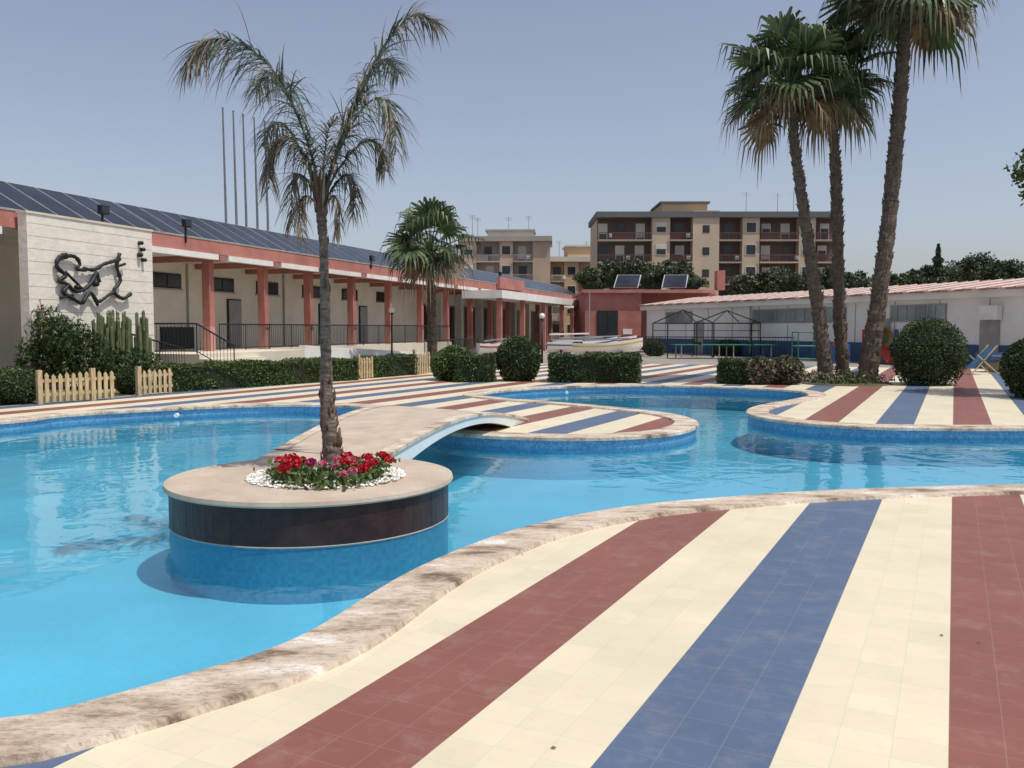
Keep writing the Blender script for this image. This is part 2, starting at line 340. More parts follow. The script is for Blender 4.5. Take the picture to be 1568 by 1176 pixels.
# ------------------------------------------------------------ centre feather palm
qp=empty("queen_palm"); TY=8.75
mb=MB()
tp=[(509,712),(507,680),(502,640),(500,600),(499,540),(498,480),(497,420),(495,370),(492,330),(492,290)]
tw=[15,13,12,10,8.5,7.5,6.5,6.5,8,5]
pts=[];rad=[]
for i in range(len(tp)-1):
    for k in range(9):
        t=k/9; u=tp[i][0]*(1-t)+tp[i+1][0]*t; v=tp[i][1]*(1-t)+tp[i+1][1]*t; w=tw[i]*(1-t)+tw[i+1]*t
        pts.append(PY(u,v,TY)); rad.append(w/F*TY*(1+.08*((k%2)-.5)+random.uniform(-.05,.05)))
mb.tube(pts,rad,TR3,14,jit=.12)
for i in range(70):
    k=random.randrange(0,26 if i<50 else len(pts)-4); p=pts[k]; q=random.random()*6.28; r=rad[k]; d=Vector((math.cos(q),math.sin(q),0))
    b=p+d*r*.8; e=b+d*random.uniform(.012,.035)+Vector((0,0,random.uniform(.05,.15)))
    mb.tube([b,b.lerp(e,.5)+d*.01,e],[.018,.012,.003],TR2,5)
p=pts[6]; mb.tube([p,p+Vector((.08,-.03,.1)),p+Vector((.09,-.03,.24))],[.045,.03,.01],TR2,7)
mb.obj("trunk",qp,True)
def frond(mb,rp,leafL,nl,mg_,mt_,deadp,droop,seed,stem):
    rs=random.Random(seed); rp=[Vector(p) for p in rp]
    c=[]
    ext=[rp[0]*2-rp[1]]+rp+[rp[-1]*2-rp[-2]]
    for i in range(len(rp)-1):
        p0,p1,p2,p3=ext[i:i+4]
        for k in range(14):
            t=k/14; c.append(0.5*((2*p1)+(p2-p0)*t+(2*p0-5*p1+4*p2-p3)*t*t+(3*p1-p0-3*p2+p3)*t**3))
    c.append(rp[-1]); n=len(c)
    mb.tube(c,[max(.0025,.013*(1-i/n)) for i in range(n)],stem,5)
    for j in range(nl):
        f=.12+.88*(j+rs.random()*.8)/nl; x=f*(n-1); i=min(n-2,int(x)); p=c[i].lerp(c[i+1],x-i)
        t=(c[i+1]-c[i]).normalized(); 
        sd=t.cross(Vector((0,0,1)))
        if sd.length<.15: sd=t.cross(Vector((0,1,0)))
        sd.normalize(); upv=sd.cross(t)
        L0=leafL*(.35+.75*math.sin(math.pi*min(1,f*.86+.05)))*rs.uniform(.7,1.2)
        for sg in(-1,1):
            if rs.random()<.06: continue
            d=(sd*sg*rs.uniform(.5,1.0)+t*rs.uniform(.5,1.0)+upv*rs.uniform(-.25,.5)+Vector((rs.gauss(0,.12),rs.gauss(0,.12),rs.gauss(0,.1)))).normalized()
            m=mt_ if rs.random()<deadp+.6*max(0,f-.5) else mg_
            q=p.copy(); w=.0075*rs.uniform(.7,1.3); ns=5; ls=[];wv=d.cross(Vector((rs.uniform(-.5,.5),rs.uniform(-.5,.5),1))).normalized()
            dd=d.copy(); dr=droop*rs.uniform(.5,1.7)
            for s_ in range(ns+1):
                ww=w*(1-(s_/ns)**1.6)+.0005; ls.append(q+wv*ww);ls.append(q-wv*ww)
                dd=(dd+Vector((0,0,-dr*.33))).normalized(); q=q+dd*L0/ns
            mb.add(ls,[(2*k,2*k+1,2*k+3,2*k+2) for k in range(ns)],m)
fr=[
 ([(492,300),(478,240),(452,170),(415,105),(365,65),(318,62),(288,98)],-.9,.56,150,.22,.95),
 ([(494,300),(512,240),(540,170),(570,105),(600,55),(635,22),(668,34)],.5,.50,150,.28,.8),
 ([(490,300),(472,250),(450,215),(428,215),(414,245),(412,290)],-.2,.42,90,.75,1.1),
 ([(496,300),(520,230),(552,170),(585,150),(603,185),(606,235)],-.5,.44,100,.35,1.1),
 ([(490,310),(470,275),(452,268),(446,300),(448,345)],.3,.34,64,.85,1.2),
 ([(498,310),(515,280),(535,268),(545,295),(540,330)],.4,.34,60,.5,1.2),
 ([(492,300),(470,215),(440,140),(415,110),(392,135)],.8,.44,90,.25,1.0),
 ([(496,290),(520,225),(560,130),(590,90),(612,110)],1.0,.42,90,.25,.9),
 ([(494,290),(497,240),(503,200),(516,180)],-.1,.24,34,.2,.7),
 ([(489,315),(468,300),(458,320),(465,370)],-.3,.26,44,1.0,1.3),
 ([(497,315),(512,300),(520,330),(514,360)],-.2,.24,40,.9,1.3),
 ([(491,305),(462,235),(435,190),(412,195),(402,225)],.5,.36,60,.4,1.1),
 ([(495,300),(525,250),(560,215),(582,225),(590,260)],.3,.36,60,.4,1.1)]
mb=MB()
for k,(px,dy,LL,nl,dp,dr) in enumerate(fr):
    n_=len(px); frond(mb,[PY(u,v,TY+dy*(i/(n_-1))) for i,(u,v) in enumerate(px)],LL,nl,PF,PT,dp,dr,k+3,PF)
for k in range(14):
    q=random.random()*6.28; b=PY(492,325,TY)+Vector((math.cos(q)*.04,math.sin(q)*.04,0))
    mb.tube([b,b+Vector((math.cos(q)*.025,math.sin(q)*.025,.18)),b+Vector((math.cos(q)*.07,math.sin(q)*.07,.4))],[.024,.018,.008],TR2 if k%2 else PT,6)
mb.obj("fronds",qp)
# ------------------------------------------------------------ bridge
br=empty("arched_footbridge"); mb=MB()
AL,AR=Vector((-2.75,10.25,0)),Vector((-1.42,9.5,0)); BL,BR=Vector((-1.75,17.4,0)),Vector((0.28,15.75,0))
def z_(t): return .235*(1-t)+.035*t+.27*math.sin(math.pi*t)
NS=28; top=[];bot=[]
for i in range(NS+1):
    t=i/NS; l=AL.lerp(BL,t); r_=AR.lerp(BR,t); zt=z_(t); zb=zt-.15-.16*abs(2*t-1)**2.5
    top.append((Vector((l.x,l.y,zt)),Vector((r_.x,r_.y,zt)))); bot.append((Vector((l.x,l.y,zb)),Vector((r_.x,r_.y,zb))))
vs=[]
for i in range(NS+1): vs+=[top[i][0],top[i][1],bot[i][0],bot[i][1]]
BW=mat("bridge_white",(0.72,0.74,0.72),0.6,0.08,2,col2=(.60,.64,.63))
mb.add(vs,[(4*i,4*i+1,4*i+5,4*i+4) for i in range(NS)],CAP)
mb.add(vs,[(4*i+1,4*i+3,4*i+7,4*i+5) for i in range(NS)]+[(4*i+2,4*i,4*i+4,4*i+6) for i in range(NS)]+[(4*i+3,4*i+2,4*i+6,4*i+7) for i in range(NS)],BW)
# travertine edge strips, slightly proud
for sgn,(S0,S1) in ((1,(AR,BR)),(-1,(AL,BL))):
    ev=[]
    for i in range(NS+1):
        t=i/NS; c0=S0.lerp(S1,t); o=(AL.lerp(BL,t)-AR.lerp(BR,t)).normalized()*sgn; zt=z_(t)
        ev+=[(c0.x-o.x*.02,c0.y-o.y*.02,zt-.035),(c0.x-o.x*.02,c0.y-o.y*.02,zt+.006),(c0.x+o.x*.16,c0.y+o.y*.16,zt+.006)]
    mb.add(ev,[(3*i+k,3*i+k+1,3*i+k+4,3*i+k+3) for i in range(NS) for k in range(2)],COP)
mb.add([(-2.77,9.2,-.2),(-1.35,9.2,-.2),(-1.35,9.72,-.2),(-2.77,10.26,-.2),(-2.77,9.2,.230),(-1.35,9.2,.230),(-1.35,9.72,.230),(-2.77,10.26,.230)],[(0,3,2,1),(4,5,6,7),(0,1,5,4),(1,2,6,5),(2,3,7,6),(3,0,4,7)],CAP)
TEAL=mat("teal_paint",(0.05,0.24,0.28),0.5,0.1,2)
q=P(735,660,-.05); mb.box(q.x-.38,q.x+.35,q.y-.1,q.y+.9,-.4,-.01,TEAL)
mb.obj("bridge_body",br)
# ------------------------------------------------------------ left pavilion
a17=math.atan(.3127); LM=frame((-11.24,33,0),math.pi/2-a17)
def WS(u,v):
    Y=33*886/(1208-u); return (Y-33)/.954, HC+(503-v)*Y/F
pav=empty("solar_roof_pavilion"); mb=MB(LM)
FASC=mat("fascia_red",(0.47,0.19,0.155),0.75,0.14,1.0)
WALLM=mat("pavilion_wall",(0.77,0.72,0.62),0.85,0.06,.8)
SE=60
mb.box(-24,SE,3.2,9,-.02,4.45,WALLM)
mb.box(-24,SE,-.44,9.2,4.45,4.52,CONC)
mb.box(-24,SE,-.60,-.45,4.34,4.80,FASC)
mb.box(-24,SE,-.62,-.42,4.80,4.83,CONC)
mb.box(-24,SE,-.45,3.19,4.33,4.448,WHITE)
mb.box(-3.2,24,-.30,3.2,-.02,.80,CREAM)
mb.box(24,SE,-.30,3.2,-.02,.25,CREAM)
cols=[0,3.6,7.2,11.3,15.5,19.8,23.9]+[28.3+4.2*i for i in range(8)]
for i,c in enumerate(cols):
    zb=.80 if c<25 else .25
    mb.box(c-.14,c+.14,-.12,.2,zb+.9,4.12,TERRA)
    mb.box(c-.15,c+.15,-.13,.21,zb,zb+.9,SALM)
    mb.box(c-.16,c+.16,-.62,3.19,4.12,4.32,TERRA)
for i in range(len(cols)-1):
    mb.box(cols[i]+.36,cols[i+1]-.26,-.64,-.40,4.14,4.335,WHITE)
mb.box(-5.5,-.26,-.64,-.40,4.14,4.335,WHITE); mb.box(-24,-9.6,-.64,-.40,4.14,4.335,WHITE)
mb.obj("structure",pav)
mb=MB(LM)
GREY=mat("door_grey",(0.33,0.32,0.30),0.6,0.1,2)
for i in range(7):
    c=cols[i]
    if i<6:
        mb.box(c+.7,c+2.5,3.14,3.198,3.25,3.85,BLACK); mb.box(c+.76,c+1.56,3.12,3.139,3.31,3.79,DARK); mb.box(c+1.64,c+2.44,3.12,3.139,3.31,3.79,DARK); mb.box(c+.62,c+2.58,3.10,3.198,3.19,3.247,CONC)
for s_ in (5.6,13.6,18.2):
    mb.box(s_,s_+1.0,3.13,3.198,.82,2.95,BLACK); mb.box(s_+.06,s_+.94,3.10,3.129,.84,2.89,GREY)
mb.box(1.2,3.2,3.1,3.19,.81,1.7,BLACK)
for s_ in (2.9,10.2,16.9): mb.tube([(s_,3.15,.8),(s_,3.15,4.3)],.045,CONC,6)
for s_ in (27,31,35.5,40,44.5,49,53.5,57):
    mb.box(s_,s_+2.4,3.12,3.198,.27,3.3,FASC); mb.box(s_+.1,s_+1.15,3.09,3.119,.4,3.2,DARK); mb.box(s_+1.25,s_+2.3,3.09,3.119,.4,3.2,DARK)
    mb.box(s_+2.7,s_+3.2,2.7,3.18,.25,4.1,WHITE)
mb.obj("openings",pav)
mb=MB(LM)
mb.box(25,47,-3.2,-.68,3.6,3.7,WHITE); mb.box(25,47,-3.35,-3.2,3.55,4.05,WHITE); mb.box(24.85,25,-3.35,-.66,3.55,4.05,WHITE)
mb.box(25,47,-3.19,-.68,3.98,4.03,CONC)
for s_ in (25.4,30.5,36,41.5,46.5): mb.box(s_-.15,s_+.15,-3.15,-2.85,-.02,3.6,FASC)
mb.box(47.2,SE,-1.0,-.66,3.6,4.1,WHITE)
mb.box(32,38,-.9,-.66,4.5,5.3,FASC)
mb.obj("entrance_canopy",pav)
PANEL=mat("solar_glass",(0.024,0.028,0.040),0.25,0.3,.7,spec=.3); FR=mat("panel_frame",(0.50,0.51,0.52),0.45,0.1,3,metal=.3)
mb=MB(LM); s_=-24
while s_<SE-1:
    y0,z0,y1,z1=-.25,4.88,1.75,5.98
    def pp(s,t,o=0): return (s,y0+(y1-y0)*t-.48*o,z0+(z1-z0)*t+.87*o)
    mb.hexa([pp(s_,0,-.05),pp(s_+1.06,0,-.05),pp(s_+1.06,1,-.05),pp(s_,1,-.05),pp(s_,0,.02),pp(s_+1.06,0,.02),pp(s_+1.06,1,.02),pp(s_,1,.02)],FR)
    mb.add([pp(s_+.025,.015,.024),pp(s_+1.035,.015,.024),pp(s_+1.035,.985,.024),pp(s_+.025,.985,.024)],[(0,1,2,3)],PANEL)
    mb.box(s_+.5,s_+.55,1.6,1.65,4.5,5.86,STEEL)
    if int(s_/1.1)%6==3: s_+=.14
    s_+=1.09
mb.box(-24,SE,1.8,9,4.52,4.7,CONC)
mb.obj("solar_collectors",pav)
for u,v in((137,325),(265,345),(552,397),(752,420)):
    s_,z=WS(u,v); mb=MB(LM); mb.box(s_-.18,s_+.18,-.75,-.62,z-.13,z+.13,BLACK); mb.box(s_-.15,s_+.15,-.77,-.751,z-.10,z+.10,DARK); mb.box(s_-.03,s_+.03,-.66,-.61,4.6,z-.1,BLACK); mb.obj("floodlight",None)
sl,sr=-9.15,-4.25
st=empty("stucco_feature_wall"); mb=MB(LM)
STU=mat("stucco_rough",(0.80,0.74,0.64),0.9,0.05,3,bump=.7,bscale=7)
mb.box(sl,sr,-1.0,-.70,-.02,4.74,STU); mb.box(sl-.03,sr+.03,-1.03,-.67,4.74,4.80,CREAM)
for k in range(13):
    z=.4+k*.34; mb.box(sl+.02,sr-.02,-1.004,-1.0,z,z+.008,CONC)
mb.obj("wall",st)
sc=empty("iron_wall_sculpture"); mb=MB(LM)
LMi=LM.inverted()
def wp(u,v):
    o=LMi@Vector((0,0,HC)); d=LMi.to_3x3()@Vector(ray(u,v)); k=(-1.12-o.y)/d.y; q=o+d*k; return (q.x,q.y,q.z)
lines=[([(102,390),(90,394),(87,408),(100,422),(90,430),(104,436),(97,448),(110,456),(124,465)],.06),
 ([(88,398),(104,392),(116,394),(122,404),(118,412),(132,414)],.055),
 ([(104,436),(116,446),(130,442),(142,430),(148,418),(152,432)],.06),
 ([(100,416),(112,428),(126,442)],.045),
 ([(128,411),(144,413),(158,405),(170,401),(184,397)],.06),
 ([(183,388),(179,408),(184,430),(174,446),(188,457),(200,450)],.065),
 ([(126,465),(138,448),(150,462),(166,452),(176,446)],.055),
 ([(92,456),(112,452)],.045),([(144,456),(150,468)],.045),([(180,408),(192,404)],.045)]
for L_,r_ in lines:
    q=[Vector(wp(u,v)) for u,v in L_]; c=[]
    ext=[q[0]*2-q[1]]+q+[q[-1]*2-q[-2]]
    for i in range(len(q)-1):
        p0,p1,p2,p3=ext[i:i+4]
        for k in range(5):
            t=k/5; c.append(0.5*((2*p1)+(p2-p0)*t+(2*p0-5*p1+4*p2-p3)*t*t+(3*p1-p0-3*p2+p3)*t**3))
    c.append(q[-1]); mb.tube(c,[r_*random.uniform(.7,1.15) for _ in c],BLACK,7)
for u,v,rr in((100,392,.09),(148,434,.09),(120,440,.07),(217,372,.06),(220,382,.06),(216,390,.07),(222,398,.06)):
    p=wp(u,v); mb.tube([Vector(p)+Vector((0,-.03,0)),Vector(p)+Vector((0,.1,0))],rr,BLACK,10)
mb.obj("figures",sc,True)
mb=MB(LM)
mb.add([(3,-2.2,-.02),(15.5,-2.2,-.02),(15.5,-1.95,-.02),(3,-1.95,-.02),(3,-2.2,.98),(15.5,-2.2,.35),(15.5,-1.95,.35),(3,-1.95,.98)],[(0,3,2,1),(4,5,6,7),(0,1,5,4),(1,2,6,5),(2,3,7,6),(3,0,4,7)],WHITE)
mb.box(-.2,3,-2.2,-.301,-.02,.80,CREAM)
mb.obj("access_ramp")
mb=MB(LM)
for k in range(5): mb.box(-3.6,-.2,-2.2-.32*(4-k),-.31 if k==4 else -2.2-.32*(3-k),-.02,.16*(k+1),CREAM)
mb.obj("entrance_steps")
def railing(name,M,pts,h=1.0,step=.14):
    mb=MB(M); pts=[Vector(p) for p in pts]
    for a_,b_ in zip(pts[:-1],pts[1:]):
        up=Vector((0,0,1)); mb.tube([a_+up*h,b_+up*h],.028,BLACK,6); mb.tube([a_+up*.1,b_+up*.1],.018,BLACK,5)
        L_=(b_-a_).length; n_=max(2,int(L_/step))
        for i in range(n_+1):
            p=a_.lerp(b_,i/n_); mb.tube([p+up*(0 if i%12==0 else .1),p+up*h],.024 if i%12==0 else .010,BLACK,4)
    return mb.obj(name)
railing("terrace_railing",LM,[(.3,-.2,.8),(23.7,-.2,.8)])
railing("terrace_railing",LM,[(15.5,-2.05,.0),(24,-2.05,.0)])
railing("stair_railing",LM,[(-3.7,-3.6,.1),(-3.7,-2.2,.8),(-3.7,-.5,.8)])
railing("stair_railing",LM,[(-7.5,-2.6,.55),(-4.6,-2.4,-.0)])
PGy=mat("pole_grey",(0.17,0.18,0.20),.5)
for i,u in enumerate((343,359,374,391,407)):
    Y=44+i*1.0; b_=PY(u+3,330,Y); t_=PY(u-2,165+i*5,Y); mb=MB(); mb.tube([(b_.x,Y,0),b_,t_],[.075,.065,.04],PGy,8); mb.octa(t_,.08,STEEL); mb.obj("flagpole")
# ------------------------------------------------------------ fan palms
def fanpalm(name,px,Y,wid,R,nleaf,seed,stubs=True,skirt=6,Q=.68):
    rs=random.Random(seed); e=empty(name); mb=MB()
    pts=[];rad=[]
    for i in range(len(px)-1):
        for k in range(10):
            t=k/10; pts.append(PY(px[i][0]*(1-t)+px[i+1][0]*t,px[i][1]*(1-t)+px[i+1][1]*t,Y)); rad.append((wid[i]*(1-t)+wid[i+1]*t)*Q/F*Y*(1+.10*((k%2)-.5)))
    pts.append(PY(px[-1][0],px[-1][1],Y)); rad.append(wid[-1]*Q/F*Y)
    pts[0].z=min(pts[0].z,-.02)
    mb.tube(pts,rad,TR,12,jit=.15)
    if stubs:
        for i in range(int(len(pts)*15)):
            x=rs.random()*(len(pts)-1); k=int(x); p=pts[k].lerp(pts[min(k+1,len(pts)-1)],x-k); q=rs.random()*6.28; d=Vector((math.cos(q),math.sin(q),0))
            b=p+d*rad[k]*.85; mb.tube([b,b+d*.025+Vector((0,0,.06)),b+d*rs.uniform(.04,.08)+Vector((0,0,rs.uniform(.07,.15)))],[.04,.026,.01],TR3 if rs.random()<.45 else TR,4)
    mb.obj("trunk",e)
    mb=MB(); top=pts[-1]
    for i in range(nleaf):
        f=i/nleaf; el=math.radians(82-128*f**.85+rs.uniform(-12,12)); az=i*2.39996+rs.uniform(-.35,.35)
        dead=i>=nleaf-skirt
        d=Vector((math.cos(az)*math.cos(el),math.sin(az)*math.cos(el),math.sin(el)))
        PLn=R*rs.uniform(.38,.66); hub=top+Vector((0,0,.1*R))+d*PLn+Vector((0,0,-.06*R*(1-f)))
        g=PD if dead else PG
        mb.tube([top,top+d*PLn*.5+Vector((0,0,.04*R)),hub],[.018*R,.010*R,.008*R],g,4)
        f_=(d+Vector((0,0,-.25))).normalized(); sd=f_.cross(Vector((0,0,1))); 
        if sd.length<.1: sd=Vector((1,0,0))
        sd.normalize(); sd=(sd+Vector((0,0,rs.uniform(-.55,.55)))).normalized(); nn=sd.cross(f_).normalized()
        ns=24; BR_=R*rs.uniform(.46,.68)*(.8 if dead else 1)
        for j in range(ns):
            th=math.radians(-118+236*j/(ns-1)); dr=(f_*math.cos(th)+sd*math.sin(th)+nn*(.28*abs(math.sin(th)))).normalized()
            wv=dr.cross(nn).normalized(); Lr=BR_*(1-.25*abs(th/2.0)**1.5)*rs.uniform(.82,1.12)
            w=Lr*math.radians(230/ns)*.34
            p1=hub+dr*Lr*.46; p2=hub+dr*Lr*.78+Vector((0,0,-.12*Lr)); 
            dz=rs.uniform(.25,.75)*Lr*(1.5 if dead else 1); p3=hub+dr*Lr*.93+Vector((0,0,-dz))
            mb.add([hub,p1+wv*w,p1-wv*w,p2+wv*w*.5,p2-wv*w*.5,p3],[(0,2,1),(1,2,4,3),(3,4,5)],g)
    mb.obj("crown",e)
fanpalm("fan_palm",[(1266,586),(1256,500),(1236,360),(1220,250),(1208,140)],26.8,[17,14,12,10,9],2.2,36,1,skirt=9)
fanpalm("fan_palm",[(1292,586),(1285,480),(1282,330),(1278,230),(1272,140)],27.6,[15,12,12,10,10],2.1,34,2,skirt=9)
fanpalm("fan_palm",[(1326,588),(1344,470),(1362,330),(1376,180),(1384,60),(1390,-5)],26.6,[22,18,16,15,13,12],2.4,40,3,skirt=4)
fanpalm("fan_palm",[(662,555),(661,480),(660,430),(659,385)],40,[11,9,8,9],2.45,30,4,skirt=4)
mb=MB(); q=P(1297,588); SOIL=mat("soil",(0.14,0.11,0.07),.95,.25,2,col2=(.07,.085,.03))
mb.tube([(q.x,q.y+.2,-.02),(q.x,q.y+.2,.035)],[1.35,1.3],SOIL,28); mb.obj("palm_tree_pit")
p,d_=blobpts((q.x,q.y+.1,.1),(1.25,1.1,.28),1800,.3,.3); p=p[p[:,2]>.03]; leafmesh("low_groundcover",p,.14,[G2,PT,G1],None,.3,up=.5)
# ------------------------------------------------------------ shrubs
def bush(name,c,r,n_,size,ms,lump=.1):
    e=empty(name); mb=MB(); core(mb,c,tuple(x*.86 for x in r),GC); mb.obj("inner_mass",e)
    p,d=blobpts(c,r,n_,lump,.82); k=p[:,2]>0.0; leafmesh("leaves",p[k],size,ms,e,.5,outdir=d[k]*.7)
def bpx(name,x0,x1,vt,vb,n_=5000,size=.09,ms=None,lump=.1,fy=.9):
    c=P((x0+x1)/2,vb); Y=c.y+(x1-x0)/2/F*c.y*fy; rx=(x1-x0)/2/F*Y; zt=PY(0,vt,Y).z; bush(name,(c.x*Y/c.y,Y,zt*.46),(rx,rx*fy,zt*.54),n_,size,ms or [G2,G1],lump)
bpx("round_bush",1366,1476,487,592,11000,.07,[G2,G2,G1],.07)
bpx("round_bush",760,830,515,585,6000,.085,[G2,G2,G1])
bpx("round_bush",660,728,530,584,5000,.085,[G3,G1])
bpx("round_bush",0-20,62,562,621,5000,.06,[G1,G2])
bpx("round_bush",178,216,560,604,3000,.06,[G1,G2])
bpx("round_bush",1535,1640,515,612,8000,.085,[G1,G2])
bpx("agave_shrub",1140,1185,548,590,2500,.12,[G2,PT])
bpx("agave_shrub",1175,1230,545,590,2500,.12,[G2,PT])
bpx("round_bush",1090,1140,520,545,2500,.12,[G2,G1])
bpx("round_bush",985,1020,520,545,2000,.12,[G2,G1])
def hedge(name,pth,h,w,ms,size=.075,dens=900):
    e=empty(name); mb=MB(); allp=[];od=[]
    for a_,b_ in zip(pth[:-1],pth[1:]):
        a_=Vector(a_);b_=Vector(b_);d=(b_-a_);L_=d.length;d.normalize();s=Vector((-d.y,d.x,0))
        i=.07
        c=[a_+d*i+s*i,b_-d*i+s*i,b_-d*i+s*(w-i),a_+d*i+s*(w-i)]
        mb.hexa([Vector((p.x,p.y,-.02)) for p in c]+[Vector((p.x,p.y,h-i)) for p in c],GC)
        n_=int(dens*(L_*(w+2*h)+2*w*h))
        for k in range(n_):
            r_=random.random()*(w+2*h+ (2*w*h)/max(L_,.1)); x=random.random()*L_
            if r_<w: p=a_+d*x+s*(r_)+Vector((0,0,h)); o=Vector((0,0,1))
            elif r_<w+h: p=a_+d*x+Vector((0,0,r_-w)); o=-s
            elif r_<w+2*h: p=a_+d*x+s*w+Vector((0,0,r_-w-h)); o=s
            else:
                o=-d if random.random()<.5 else d; p=(a_ if o==-d else b_)+s*random.random()*w+Vector((0,0,random.random()*h))
            wob=.05*math.sin(x*2.3+p.z*4)+.04*math.sin(x*5.1+1+p.z*7)
            p=p+o*(random.uniform(-.08,.02)+wob*.8); allp.append(tuple(p)); od.append(tuple(o*.7))
    mb.obj("inner_mass",e); leafmesh("leaves",np.array(allp),size,ms,e,.5,outdir=np.array(od))
hedge("clipped_hedge",[P(262,601),P(400,592),P(552,582)],.70,.8,[G1,G2,G3],.07,800)
hedge("clipped_hedge",[P(570,579),P(640,574)],.70,.8,[G1,G2],.08,600)
hedge("clipped_hedge",[P(700,586),P(760,585)],.85,1.0,[G2,G1],.08,600)
hedge("clipped_hedge",[P(840,586),P(980,587)],.85,1.2,[G2,G2,G1],.08,700)
hedge("clipped_hedge",[P(1098,588),P(1145,589)],.72,1.0,[G2,G1],.08,700)
def picket(a_,b_,h):
    mb=MB(); L_=(b_-a_).length; d=(b_-a_)/L_; n_=int(L_/.15); M=Matrix.Translation(a_)@Matrix.Rotation(math.atan2(d.y,d.x),4,'Z'); mb.M=M
    mb.box(0,L_,.02,.05,h*.25,h*.25+.07,WOOD); mb.box(0,L_,.02,.05,h*.7,h*.7+.07,WOOD)
    for i in range(n_+1):
        x=i*.15; hh=h*random.uniform(.95,1.03)
        if i%8==0: mb.box(x-.05,x+.05,-.02,.08,0,h*1.12,WOOD)
        else:
            mb.add([(x-.042,-.012,.03),(x+.042,-.012,.03),(x+.042,.018,.03),(x-.042,.018,.03),(x-.042,-.012,hh-.06),(x+.042,-.012,hh-.06),(x+.042,.018,hh-.06),(x-.042,.018,hh-.06),(x,-.012,hh),(x,.018,hh)],
             [(0,1,5,4),(1,2,6,5),(2,3,7,6),(3,0,4,7),(4,5,8),(6,7,9),(5,6,9,8),(7,4,8,9)],WOOD)
    mb.obj("picket_fence")
picket(P(62,619),P(178,611),.66); picket(P(214,606),P(266,602),.64); picket(P(550,581),P(572,579),.72); picket(P(636,574),P(660,572),.8)
e=empty("columnar_cactus"); mb=MB(); CG=mat("cactus_green",(0.13,0.16,0.07),0.6,.2,5,bump=.3)
for i in range(85):
    u=random.uniform(140,232); v0=random.uniform(474,525); Y=random.uniform(24.2,26); t_=PY(u,v0,Y); 
    mb.tube([(t_.x+random.uniform(-.1,.1),Y,-.02),(t_.x,Y,t_.z*.5),(t_.x+random.uniform(-.06,.06),Y,t_.z-.05),(t_.x,Y,t_.z)],[.055,.055,.045,.015],CG,7,jit=.2)
mb.obj("stems",e)
e=empty("succulent_shrub"); ps=[];
for (u,v,ru,rv) in((75,520,34,48),(105,525,34,40),(60,545,30,40),(130,545,40,35),(190,555,50,25),(90,560,60,30)):
    c=PY(u,v,24.3); p,d=blobpts(c,(ru/F*24.3,.6,rv/F*24.3),1600,.2,.5); ps.append(p)
ps=np.vstack(ps); ps=ps[ps[:,2]>0]; leafmesh("leaves",ps,.17,[G1,G2,G2],e,.25,up=.6)
mb=MB()
for i in range(10):
    q=PY(random.uniform(40,70),random.uniform(455,480),24.2); mb.tube([(q.x+.2,24.2,1.0),(q.x,24.2,q.z)],.012,PD,4); mb.octa(q,.05,FASC)
mb.obj("flower_stalks",e)
sheet("planting_bed",[tuple(P(u,v)[:2]) for u,v in((-80,628),(0,621),(265,598),(640,573))]+[(-3.0,42),(-6,38.0),(-13.6,30.5),(-15.5,23)],None,SOIL,-0.012)
# ------------------------------------------------------------ white service building (right)
A=Vector((9.7,64,0)); B=Vector((20.9,35.2,0)); d=(B-A).normalized(); B2=B+d*14
WM=frame(A,math.atan2(d.y,d.x)); Lw=(B2-A).length
svc=empty("white_service_building"); mb=MB(WM)
WB=mat("white_wall",(0.82,0.80,0.76),.7,.06,.6)
mb.box(0,Lw,0,9,-.02,2.95,WB)
ROOFP=mat("roof_pink_tiles",(0.47,0.25,0.20),.8,.2,6); ROOFW=mat("roof_white_sheet",(0.66,0.60,0.55),.7,.1,3)
mb.box(-.3,Lw+.3,-.35,9.3,2.95,3.24,WB)
def rz(y): return 3.30+(y+.5)*.1275
x=-.4;k=0
while x<Lw:
    wdt=.9 if k%2==0 else .35; m_k=ROOFP if k%2==0 else ROOFW
    mb.hexa([(x,-.5,3.24),(x+wdt,-.5,3.24),(x+wdt,4,3.80),(x,4,3.80),(x,-.5,3.32),(x+wdt,-.5,3.32),(x+wdt,4,3.90),(x,4,3.90)],m_k)
    mb.tube([(x+wdt/2,-.52,3.31),(x+wdt/2,4,3.90)],.05,m_k,5)
    x+=wdt+.003;k+=1
NAVY=mat("navy_dado",(0.04,0.10,0.19),.6,.1,2)
mb.box(0,Lw,-.03,0,.0,.95,NAVY)
mb.obj("structure",svc)
mb=MB(WM)
def sof(u):
    k=(u-784)/F
    return (k*A.y-A.x)/(d.x-k*d.y)
WP=mat("window_pale",(0.30,0.36,0.34),.2,.3,.5)
for u0,u1,n_ in((1152,1295,5),(1362,1448,3),(1020,1060,1)):
    x0,x1=sof(u0),sof(u1); mb.box(x0,x1,-.05,-.004,1.95,2.75,STEEL)
    for i in range(n_*2):
        w=(x1-x0)/(n_*2); mb.box(x0+i*w+.08,x0+(i+1)*w-.04,-.08,-.051,2.02,2.68,WP)
for u in (1065,1340,1500):
    x0=sof(u); mb.box(x0,x0+.95,-.06,-.032,.0,2.1,GREY)
x=0
while x<Lw: mb.box(x,x+.05,-.02,-.002,.96,2.9,CONC); x+=2.6
mb.box(sof(1505),sof(1505)+.9,-.35,-.05,2.0,2.6,WHITE)
mb.tube([(sof(1150),-.1,.2),(sof(1150),-.1,3)],.05,STEEL,6)
mb.obj("windows",svc)
ax=empty("red_annex_building"); mb=MB()
mb.box(5.6,9.9,68,78,-.02,4.35,TERRA); mb.box(5.4,15.5,67.7,80,4.35,4.6,FASC); mb.box(9.9,16,70,80,-.02,4.35,TERRA)
